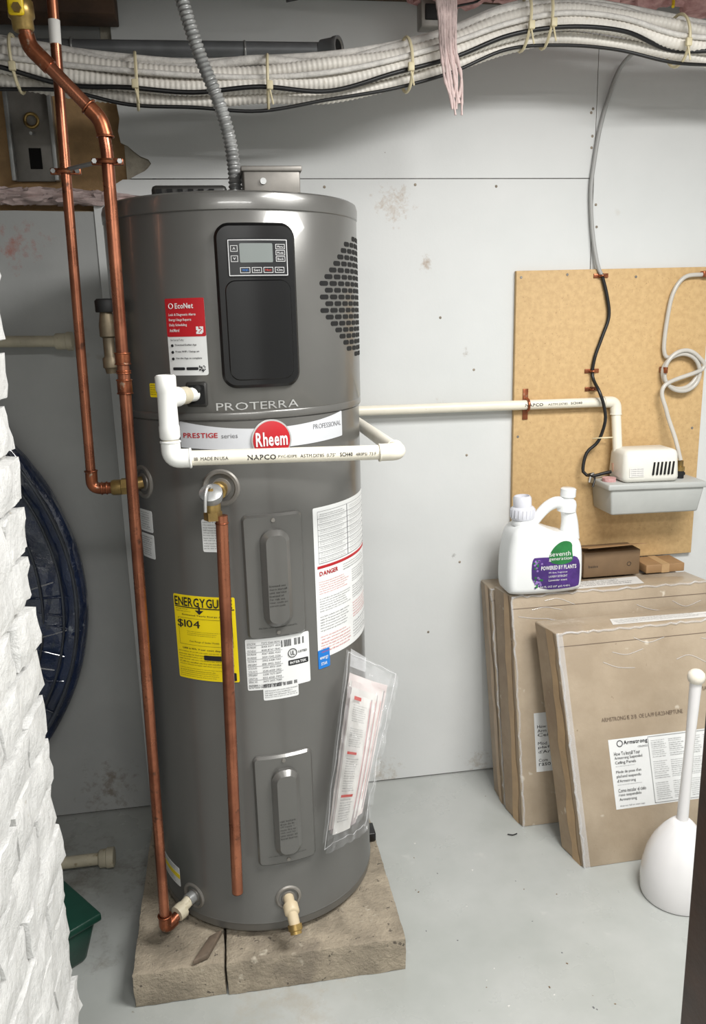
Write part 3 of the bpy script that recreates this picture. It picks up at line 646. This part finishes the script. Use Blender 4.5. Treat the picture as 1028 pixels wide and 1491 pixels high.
# ------------------------------------------------------------------ old pipe stubs on the left
E=empty('old_drain_pipe'); mb=MB(); mb.cyl((-1.3,-.11,1.443),(-.40,-.06,1.417),.0145,pvco,20); mb.lathe([(.018,0),(.021,.004),(.021,.028),(.024,.03),(.024,.044),(.019,.046)],(-.425,-.06,1.417),(1,0,0),pvco,20); mb.make('pipe',E)
E=empty('old_capped_pipe'); mb=MB(); mb.cyl((-.72,-.29,.045),(-.39,-.29,.045),.016,pvco,20); mb.lathe([(.02,0),(.024,.004),(.024,.02),(.027,.022),(.027,.04),(.020,.042)],(-.415,-.29,.045),(1,0,0),pvco,20)
mb.cyl((-.6,-.29,.0),(-.6,-.29,.03),.012,pvco); mb.make('pipe',E)
# ------------------------------------------------------------------ wrapped round disc leaning on the wall
E=empty('wrapped_round_tabletop'); mb=MB()
mb.lathe([(.02,.030),(.15,.034),(.25,.036),(.35,.036),(.42,.036),(.48,.035),(.54,.033),(.58,.031),(.60,.030),(.64,.026),(.655,.024),(.67,.036),(.70,.034),(.714,.02),(.714,-.010),(.70,-.016),(.3,-.016)],(-1.132,-.038,.722),(0,-1,0),bluewrap,160,.014,9)
for R_,rr_,m_ in ((.69,.006,bluerim),(.655,.004,bluerim),(.60,.004,bluerim)):
    mb.sweep([(-1.132+R_*math.cos(2*pi*i/120),-.074-.005*noise.noise(Vector((i*.3,R_*9,0))),.722+R_*math.sin(2*pi*i/120)) for i in range(121)],rr_,m_,8)
rg=random.Random(4)
for i in range(40):
    a=rg.uniform(-1.2,1.2); r0=rg.uniform(.35,.55); r1=rg.uniform(.62,.70); a2=a+rg.uniform(-.12,.12)
    mb.sweep(cat([(-1.132+r0*math.cos(a),-.070,.722+r0*math.sin(a)),(-1.132+(r0+r1)/2*math.cos((a+a2)/2),-.076,.722+(r0+r1)/2*math.sin((a+a2)/2)),(-1.132+r1*math.cos(a2),-.072,.722+r1*math.sin(a2))],.02),.0022,bluewrap if i%3 else filml,6)
mb.make('tabletop',E)
# ------------------------------------------------------------------ green bin
E=empty('green_plastic_bin'); mb=MB()
c=Vector((-.535,-.60,0)); ro=Matrix.Rotation(math.radians(38),3,'Z')
def rr(h,w,d): return [c+ro@Vector((sx*w,sy*d,h)) for sx,sy in ((-1,-1),(1,-1),(1,1),(-1,1))]
b=rr(.0,.10,.09);tp=rr(.115,.125,.112); mb.hexa(b+tp,greenb,.012); l1=rr(.108,.132,.12);l2=rr(.128,.132,.12); mb.hexa(l1+l2,greenb,.004); mb.make('bin',E)
# ------------------------------------------------------------------ painted brick wall end
E=empty('painted_brick_pier'); mb=MB(); mb.hexa([(-.43,-2.05,0),(-.302,-2.05,0),(-.302,-1.205,0),(-.43,-1.205,0),(-.41,-2.05,2.29),(-.276,-2.05,2.29),(-.276,-1.205,2.29),(-.41,-1.205,2.29)],mortar)
k=0; z=.001
while z<2.25:
    h=.060; y=-1.19+random.uniform(-.005,.005); first=True; xe=-.289+.0115*z
    while y>-2.04:
        w=.205 if not(first and k%2) else .10
        if y>-1.75: rough_box(mb,(xe-.12,max(y-w,-2.05),z),(xe+random.uniform(-.005,.003),y,min(z+h,2.288)),brick,.0062,.014,24,k*7+int(y*50),.0015)
        y-=w+.008; first=False
    z+=h+.0085;k+=1
mb.make('bricks',E)
# ------------------------------------------------------------------ door jamb
mb=MB(); mb.box((.411,-1.80,0),(.50,-1.70,2.29),wood,.003); mb.box((.50,-1.78,0),(.52,-1.72,2.29),wood,.002); mb.make('trim_1')
# ------------------------------------------------------------------ particle board & pump
mb=MB(); mb.hexa([(.838,-.016,.70),(1.437,-.016,.70),(1.437,-.0005,.70),(.838,-.0005,.70),(.838,-.016,1.573),(1.437,-.016,1.574),(1.437,-.0005,1.574),(.838,-.0005,1.573)],osb,.0012)
for x,z in ((.852,1.555),(.852,1.1),(1.42,1.56),(1.2,1.55),(.86,.76),(1.41,1.1),(.99,1.56)): mb.lathe([(.004,0),(.0035,.0012)],(x,-.0162,z),(0,-1,0),steeld,10)
mb.make('particle_board_backer')
E=empty('condensate_pump'); mb=MB()
y0,y1=-.150,-.0168
mb.hexa([(1.098,y0+.012,.872),(1.372,y0+.012,.868),(1.372,y1,.868),(1.098,y1,.872),(1.088,y0,.955),(1.382,y0,.948),(1.382,y1,.948),(1.088,y1,.955)],pumpt,.006)
mb.hexa([(1.078,y0-.006,.950),(1.388,y0-.006,.943),(1.388,y1,.943),(1.078,y1,.950),(1.078,y0-.006,.968),(1.388,y0-.006,.961),(1.388,y1,.961),(1.078,y1,.968)],pumpt,.004)
mb.make('reservoir',E)
mb=MB(); mb.hexa([(1.128,y0+.004,.966),(1.305,y0+.004,.963),(1.305,-.035,.963),(1.128,-.035,.966),(1.132,y0+.010,1.062),(1.300,y0+.010,1.060),(1.300,-.04,1.060),(1.132,-.04,1.062)],pumpc,.016)
for i in range(6): mb.hexa([(1.215+i*.012,y0+.0015,.988),(1.220+i*.012,y0+.0015,.988),(1.220+i*.012,y0+.02,.988),(1.215+i*.012,y0+.02,.988),(1.220+i*.012,y0+.0055,1.025),(1.225+i*.012,y0+.0055,1.025),(1.225+i*.012,y0+.02,1.025),(1.220+i*.012,y0+.02,1.025)],void)
pmap=lambda x,z,o:Vector((x,y0+.0030+(z-.966)*.062-.001,z)); 
mb.add([pmap(1.145,.985,0),pmap(1.19,.985,0),pmap(1.19,1.012,0),pmap(1.145,1.012,0)],[(0,1,2,3)],paper)
for i in range(4): text(mb,'model 115v 60hz pump',1.148,1.187,.988+i*.006,.991+i*.006,lambda x,z,o:pmap(x,z,0)+Vector((0,-.0006,0)),inkg)
mb.make('motor_cover',E)
mb=MB(); mb.cyl((1.335,-.09,.958),(1.335,-.09,.985),.012,blackm); mb.lathe([(.014,0),(.014,.012),(.009,.014),(.009,.03)],(1.335,-.09,.985),(0,0,1),brass,8); mb.cyl((1.31,-.09,.975),(1.35,-.09,.975),.005,blackm)
mb.cyl((1.105,-.10,.966),(1.105,-.10,.978),.020,pinki); mb.make('outlet_fitting',E)
E=empty('vinyl_discharge_tube'); mb=MB()
cx,cz=1.352,1.275; coil=[]
for i in range(70):
    a=pi*.9-2*pi*2.6*i/69; coil.append((cx+(.056+.003*math.sin(i*.3))*math.cos(a)*1.05,-.03-.016*(i/69),cz+.056*math.sin(a)+.006*math.sin(i*.13)))
mb.sweep(cat([(1.56,-.03,1.52),(1.47,-.028,1.553),(1.40,-.028,1.552),(1.345,-.028,1.545),(1.312,-.028,1.50),(1.298,-.028,1.42),(1.294,-.029,1.34)]+coil[2:-4:3]+[(1.292,-.048,1.235),(1.300,-.055,1.16),(1.322,-.075,1.08),(1.335,-.09,1.016)],.008),.0062,vinyl,12)
mb.box((1.40,-.036,1.545),(1.425,-.017,1.562),copperj,.002); mb.box((1.288,-.056,1.272),(1.296,-.018,1.290),copperj,.002)
mb.make('tube',E)
E=empty('power_cable'); mb=MB()
mb.sweep(cat([(1.16,-.20,2.14),(1.135,-.12,2.13),(1.118,-.03,2.10),(1.095,-.012,2.03),(1.073,-.010,1.946),(1.060,-.010,1.86),(1.054,-.010,1.785),(1.062,-.012,1.68),(1.077,-.02,1.59),(1.090,-.024,1.556)],.01),.0058,greyc,10)
mb.sweep(cat([(1.090,-.024,1.56),(1.108,-.026,1.50),(1.117,-.026,1.44),(1.098,-.026,1.38),(1.079,-.026,1.324),(1.074,-.027,1.27),(1.082,-.062,1.225),(1.096,-.064,1.185),(1.103,-.062,1.14),(1.090,-.05,1.08),(1.057,-.045,1.045),(1.046,-.05,.99),(1.070,-.06,.978),(1.11,-.06,.984),(1.135,-.06,.987)],.01),.0050,blackc,10)
mb.sweep(cat([(1.075,-.06,.985),(1.05,-.075,.985),(1.06,-.10,.98),(1.05,-.11,.955)],.008),.003,blackc,8)
mb.sweep(cat([(1.075,-.06,.985),(1.055,-.085,.985),(1.048,-.09,.965)],.008),.0025,greyc,8)
for z,x in ((1.555,1.091),(1.285,1.075),(1.232,1.078)):
    mb.box((x-.022,-.020,z-.006),(x+.022,-.0165,z+.006),copperj,.001); mb.torus((x,-.026,z),(0,0,1),.008,.003,copperj)
mb.torus((1.097,-.06,1.09),(0,.2,1),.03,.0018,tie,0,pi*1.3); mb.make('cable',E)
# ------------------------------------------------------------------ ceiling tile cartons
def carton_obj(name,P,w,up,dp,seed=0):
    P=Vector(P);w=Vector(w);up=Vector(up);dp=Vector(dp); E=empty(name); mb=MB()
    mb.hexa([P,P+w,P+w+dp,P+dp,P+up,P+up+w,P+up+w+dp,P+up+dp],carton,.004)
    wn=w.normalized();un=up.normalized(); n=wn.cross(un).normalized()
    if n.y>0:n=-n
    H=up.length;D=dp.length;dn=dp.normalized()
    mp=lambda x,z,o=0.:P+wn*x+un*z+n*(.0008+o)
    ms=lambda x,z,o=0.:P+dn*x+un*z-wn*(.0008+o)
    mt=lambda x,z,o=0.:P+up+wn*x+dn*z+Vector((0,0,.0008+o))
    mb.add([ms(.003,.003),ms(D-.003,.003),ms(D-.003,H-.003),ms(.003,H-.003)],[(0,1,2,3)],cartons)
    rg=random.Random(seed); a=[ms(.012+rg.uniform(-.004,.006),H*i/14,.0012) for i in range(15)]; b_=[ms(D*.45+rg.uniform(-.006,.006),H*i/14,.0012) for i in range(15)]
    mb.add(a+b_,[(i,i+1,i+16,i+15) for i in range(14)],tapem)
    mb.sweep([mp(.003+rg.uniform(-.003,.004),H*i/40,rg.uniform(-.001,.002)) for i in range(41)],.0030,filml,6)
    mb.sweep([mp(.61*i/40,H-.002+rg.uniform(-.004,.003),rg.uniform(-.001,.002)) for i in range(41)],.0030,filml,6)
    for q in range(9):
        x=rg.uniform(.01,.5); z=H-rg.uniform(.01,.12); mb.sweep(cat([mp(x,z,.0005),mp(x+.04,z+rg.uniform(-.02,.01),.001),mp(x+.09,z+rg.uniform(-.03,.005),.0005)],.01),.0010,filml,5)
    mb.add([mp(.0,H-.038,.0004),mp(.61,H-.038,.0004),mp(.61,H-.0365,.0004),mp(.0,H-.0365,.0004)],[(0,1,2,3)],cartontxt)
    return E,mb,mp,mt
E,mb,mp,mt=carton_obj('ceiling_tile_carton',(.876,-.523,0),(.61,.012,0),(-.034,.160,.615),(-.022,.098,0),1)
mb.make('carton',E); mb=MB()
q=lambda a,b,c,d,o=0.:[mp(a,c,o),mp(b,c,o),mp(b,d,o),mp(a,d,o)]
mb.add(q(.112,.455,.145,.335),[(0,1,2,3)],white_l)
mo=lambda x,z,o:mp(x,z,.0012)
text(mb,'Armstrong',.155,.225,.315,.329,mo,ink,.02); mb.torus(mp(.144,.322,.001),(0,-1,.27),.008,.001,ink); text(mb,'CEILINGS',.195,.225,.306,.311,mo,inkg)
for i,(a,b_) in enumerate((('How To Install Your',.2),('Armstrong Suspended',.205),('Ceiling Panels',.185),('',0),('Mode de pose d\'un',.197),('plafond suspendu',.195),('d\'Armstrong',.178),('',0),('Como instalar el cielo',.205),('raso suspendido',.19),('Armstrong',.175))):
    if a: text(mb,a,.124,b_,.290-i*.0125,.300-i*.0125,mo,ink,0)
para(mb,.124,.22,.147,.156,1,mo,inkg); para(mb,.124,.2,.258,.262,1,mo,inkg); para(mb,.124,.2,.208,.212,1,mo,inkg)
for i in range(4):
    for j in range(3):
        x=.235+i*.052;z=.155+j*.058; para(mb,x,x+.045,z,z+.05,9,mo,inkg)
for i in range(60):
    x=.228+i*.0036
    mb.add([mp(x,.330,.0012),mp(x+.0018,.330,.0012),mp(x+.0018,.332,.0012),mp(x,.332,.0012)],[(0,1,2,3)],ink); mb.add([mp(x,.149,.0012),mp(x+.0018,.149,.0012),mp(x+.0018,.151,.0012),mp(x,.151,.0012)],[(0,1,2,3)],ink)
for i in range(50):
    z=.15+i*.0036; mb.add([mp(.226,z,.0012),mp(.228,z,.0012),mp(.228,z+.0018,.0012),mp(.226,z+.0018,.0012)],[(0,1,2,3)],ink)
text(mb,'ARMSTRONG 1E 21 B  OE LA/19 E-R23-NEPTUNE',.10,.34,.385,.396,lambda x,z,o:mp(x,z,.0008),cartontxt)
text(mb,'MATERIAUX FRAGILES',.40,.55,.44,.452,lambda x,z,o:mp(x,z,.0008),cartontxt)
mb.add([mt(.18,.02),mt(.50,.012),mt(.52,.05),mt(.2,.062)],[(0,1,2,3)],paper); para(mb,.2,.48,.022,.052,4,lambda x,z,o:mt(x,z,.001),ink)
mb.make('carton_labels',E)
mb=MB()
for a,b_ in ((0,.018),(.59,.61)):
    mb.add([mp(a,0,.001),mp(b_,0,.001),mp(b_,.63,.001),mp(a,.63,.001)],[(0,1,2,3)],filml)
mb.make('shrink_wrap',E)
E,mb,mp,mt=carton_obj('ceiling_tile_carton',(.780,-.318,0),(.61,.0,0),(-.008,.112,.672),(-.018,.098,0),2)
mb.make('carton',E); mb=MB(); mb.add([mp(.050,.16),mp(.30,.16),mp(.30,.335),mp(.050,.335)],[(0,1,2,3)],white_l)
mo=lambda x,z,o:mp(x,z,.0012)
for i,s in enumerate(('How','Arm','Ceil','','Mod','plaf','d\'Ar','','Com','raso')):
    if s: text(mb,s,.058,.058+.009*len(s),.290-i*.0125,.299-i*.0125,mo,ink,0)
mb.add([mt(.17,.015),mt(.42,.02),mt(.44,.085),mt(.15,.075)],[(0,1,2,3)],paper); para(mb,.19,.41,.025,.078,4,lambda x,z,o:mt(x,z,.001),ink)
mb.make('carton_labels',E)
E,mb,mp,mt=carton_obj('ceiling_tile_carton',(.762,-.208,0),(.61,.0,0),(-.018,.108,.662),(.0,.090,0),3); mb.make('carton',E)
E=empty('small_cardboard_box'); mb=MB(); mb.box((1.035,-.105,.674),(1.215,-.022,.752),kraftd,.002)
mb.hexa([(1.033,-.135,.774),(1.217,-.135,.778),(1.217,-.06,.756),(1.033,-.06,.756),(1.033,-.135,.776),(1.217,-.135,.780),(1.217,-.06,.758),(1.033,-.06,.758)],kraft)
text(mb,'basics',1.05,1.08,.704,.712,lambda x,z,o:Vector((x,-.1055,z)),ink); mb.torus((1.18,-.1055,.709),(0,1,0),.006,.0006,ink); mb.make('box_body',E)
E=empty('small_cardboard_box'); mb=MB(); mb.box((1.235,-.11,.674),(1.36,-.022,.700),kraft,.002); mb.box((1.285,-.1105,.674),(1.31,-.0215,.7005),tapem); mb.make('box_body',E)
# ------------------------------------------------------------------ detergent jug
E=empty('detergent_jug'); mb=MB(); jc=Vector((.868,-.172,.6745))
def prism(mb,outl,y0,y1,mat,rd=.02,n=6):
    cx=sum(p[0] for p in outl)/len(outl);cz=sum(p[1] for p in outl)/len(outl); V=[];F=[];k=len(outl)
    ym=(y0+y1)/2;hy=(y1-y0)/2; rings=[]
    for i in range(n+1):
        a=pi/2*i/n; rings.append((rd*(1-math.sin(a)),-hy+rd*(1-math.cos(a)) ))
    allr=[(ins,yy) for ins,yy in rings]+[(ins,-yy) for ins,yy in rings[::-1]]
    for ins,yy in allr:
        for x,z in outl:
            d=Vector((x-cx,z-cz)); l=d.length; q=d*(max(0,l-ins)/l); V.append(jc+Vector((cx+q.x,ym+yy,cz+q.y)))
    for i in range(len(allr)-1):
        for j in range(k): F.append((i*k+j,i*k+(j+1)%k,(i+1)*k+(j+1)%k,(i+1)*k+j))
    F.append(tuple(range(k-1,-1,-1)));F.append(tuple((len(allr)-1)*k+j for j in range(k)))
    mb.add(V,F,mat,True)
def smooth_out(pts,it=3):
    P=[Vector(p) for p in pts]
    for _ in range(it):
        Q=[]
        for i in range(len(P)):
            a,b=P[i],P[(i+1)%len(P)]; Q+=[a*.75+b*.25,a*.25+b*.75]
        P=Q
    return [(p.x,p.y) for p in P]
prism(mb,smooth_out([(-.100,.0),(.100,.0),(.112,.02),(.112,.10),(.108,.14),(.094,.165),(.055,.174),(.02,.185),(-.02,.205),(-.07,.205),(-.092,.19),(-.102,.165),(-.111,.11),(-.112,.02)]),-.056,.056,jug,.024)
mb.sweep(cat([jc+Vector(p) for p in ((-.035,0,.185),(-.01,0,.218),(.02,0,.247),(.05,0,.256),(.076,0,.238),(.086,0,.20),(.087,0,.15))],.006),.017,jug,18,True,lambda d,t:.0145+.015*t*t)
mb.lathe([(.027,0),(.027,.02),(.024,.03),(.019,.034)],jc+Vector((.076,0,.230)),(.05,0,1),jug,24)
mb.lathe([(.018,0),(.018,.012),(.022,.014),(.022,.036),(.018,.039)],jc+Vector((.078,0,.258)),(.05,0,1),jug,24)
mb.lathe([(.033,0),(.033,.01),(.027,.02)],jc+Vector((-.052,0,.200)),(-.05,0,1),jug,24)
mb.make('bottle',E)
mb=MB(); mb.lathe([(.032,0),(.034,.004),(.034,.030),(.030,.034),(.026,.036),(.026,.060),(.022,.066),(.020,.066),(.019,.05)],jc+Vector((-.054,0,.216)),(-.05,0,1),capm,28)
for i in range(20):
    a=2*pi*i/20; p=jc+Vector((-.055+.0345*math.cos(a),.0345*math.sin(a),.0)); mb.cyl(p+Vector((0,0,.222)),p+Vector((0,0,.245)),.0012,capm,5)
mb.make('dosing_cap',E)
mb=MB(); jm=lambda x,z,o:jc+Vector((x,-.0568-o,z))
ol=smooth_out([(-.050,.010),(.095,.010),(.1,.03),(.099,.11),(.05,.108),(-.03,.112),(-.055,.11)],2); ol=[(x*.94+.004,z*.95+.008) for x,z in ol]
mb.add([jm(x,z,0) for x,z in ol],[list(range(len(ol)))],purple)
bl=smooth_out([(.0,.100),(.012,.137),(.042,.160),(.072,.154),(.072,.127),(.078,.097),(.04,.087)],2); mb.add([jm(x,z,.0006) for x,z in bl],[list(range(len(bl)))],greenm)
text(mb,'seventh',.006,.068,.115,.128,lambda x,z,o:jm(x,z,.0012),white_l,0); text(mb,'generation',.004,.072,.100,.112,lambda x,z,o:jm(x,z,.0012),white_l,0)
text(mb,'POWERED BY PLANTS',-.018,.086,.076,.088,lambda x,z,o:jm(x,z,.0012),white_l,.02)
for i in range(3): text(mb,['0% dyes, fragrances','LAUNDRY DETERGENT','Lavender scent'][i],.005,.06,.064-i*.011,.070-i*.011,lambda x,z,o:jm(x,z,.0012),white_l)
text(mb,'150 FL OZ (1.17 gal) 4.43 L',-.02,.07,.022,.029,lambda x,z,o:jm(x,z,.0012),white_l)
for i in range(34):
    x=-.040+random.random()*.026; z=.022+random.random()*.085; mb.lathe([(.0034,0),(.002,.0005)],jm(x,z,.0006),(0,-1,0),[purplel,greenm][i%3==0],8)
mb.make('jug_label',E)
# ------------------------------------------------------------------ plunger in caddy
E=empty('toilet_plunger'); mb=MB(); pc=Vector((1.068,-.655,0))
mb.lathe([(.080,0),(.089,.003),(.091,.012),(.092,.045),(.089,.080),(.080,.120),(.065,.155),(.046,.184),(.030,.203),(.018,.214),(.016,.214)],pc,(0,0,1),porc,48); mb.make('caddy',E)
mb=MB(); mb.sweep([pc+Vector((0,0,.20)),pc+Vector((.004,0,.42)),pc+Vector((.008,0,.59))],.012,porc,20,True,lambda d,t:.0145-.0035*math.sin(pi*min(1,t*1.1)))
mb.lathe([(.012,0),(.019,.006),(.021,.016),(.019,.026),(.012,.033),(.004,.035)],pc+Vector((.008,0,.582)),(0,0,1),porcc,24); mb.make('handle',E)
# ------------------------------------------------------------------ floor debris
E=empty('floor_debris'); mb=MB()
for i in range(40):
    x=random.uniform(.35,.85);y=random.uniform(-1.2,-.25); s=random.uniform(.0010,.0026)
    if x>.7 and y>-.6: continue
    mb.box((x-s,y-s*.6,0),(x+s,y+s*.6,s*.5),[inkg,paper,kraftd][i%3],0,Matrix.Rotation(random.random()*3,3,'Z'))
mb.sweep(cat([(.725,-.345,.003),(.738,-.352,.004),(.752,-.347,.003)],.004),.0016,ink,6)
mb.make('specks',E)
# ------------------------------------------------------------------ lights
def area(name,loc,rot,sx,sy,e,col):
    l=bpy.data.lights.new(name,'AREA'); l.shape='RECTANGLE'; l.size=sx;l.size_y=sy;l.energy=e;l.color=col
    o=bpy.data.objects.new(name,l); o.location=loc;o.rotation_euler=rot; bpy.context.collection.objects.link(o); return o
area('ceiling_light_main',(1.05,-1.5,2.25),(0,0,0),.9,.6,66,(1,.99,.965))
area('ceiling_light_back',(.1,-2.9,2.25),(0,0,0),1.2,.4,60,(1,.99,.965))
w=bpy.data.worlds.new('world'); bpy.context.scene.world=w; w.use_nodes=True
w.node_tree.nodes['Background'].inputs[0].default_value=(1,1,1,1); w.node_tree.nodes['Background'].inputs[1].default_value=.15
# ------------------------------------------------------------------ camera
yaw=.15138;pitch=.23635;roll=-.02714
fw=Vector((math.sin(yaw)*math.cos(pitch),math.cos(yaw)*math.cos(pitch),-math.sin(pitch)))
rt=Vector((math.cos(yaw),-math.sin(yaw),0)); up=rt.cross(fw)
rt,up=rt*math.cos(roll)+up*math.sin(roll),-rt*math.sin(roll)+up*math.cos(roll)
cam=bpy.data.cameras.new('camera'); cam.sensor_fit='VERTICAL'; cam.sensor_height=36; cam.lens=1189.23/1491*36; cam.clip_start=.05
co=bpy.data.objects.new('camera',cam); bpy.context.collection.objects.link(co)
m=Matrix((rt,up,-fw)).transposed().to_4x4(); m.translation=Vector((0,-2.31905,1.46331)); co.matrix_world=m
bpy.context.scene.camera=co
sc=bpy.context.scene; sc.view_settings.view_transform='Standard'; sc.view_settings.look='None'
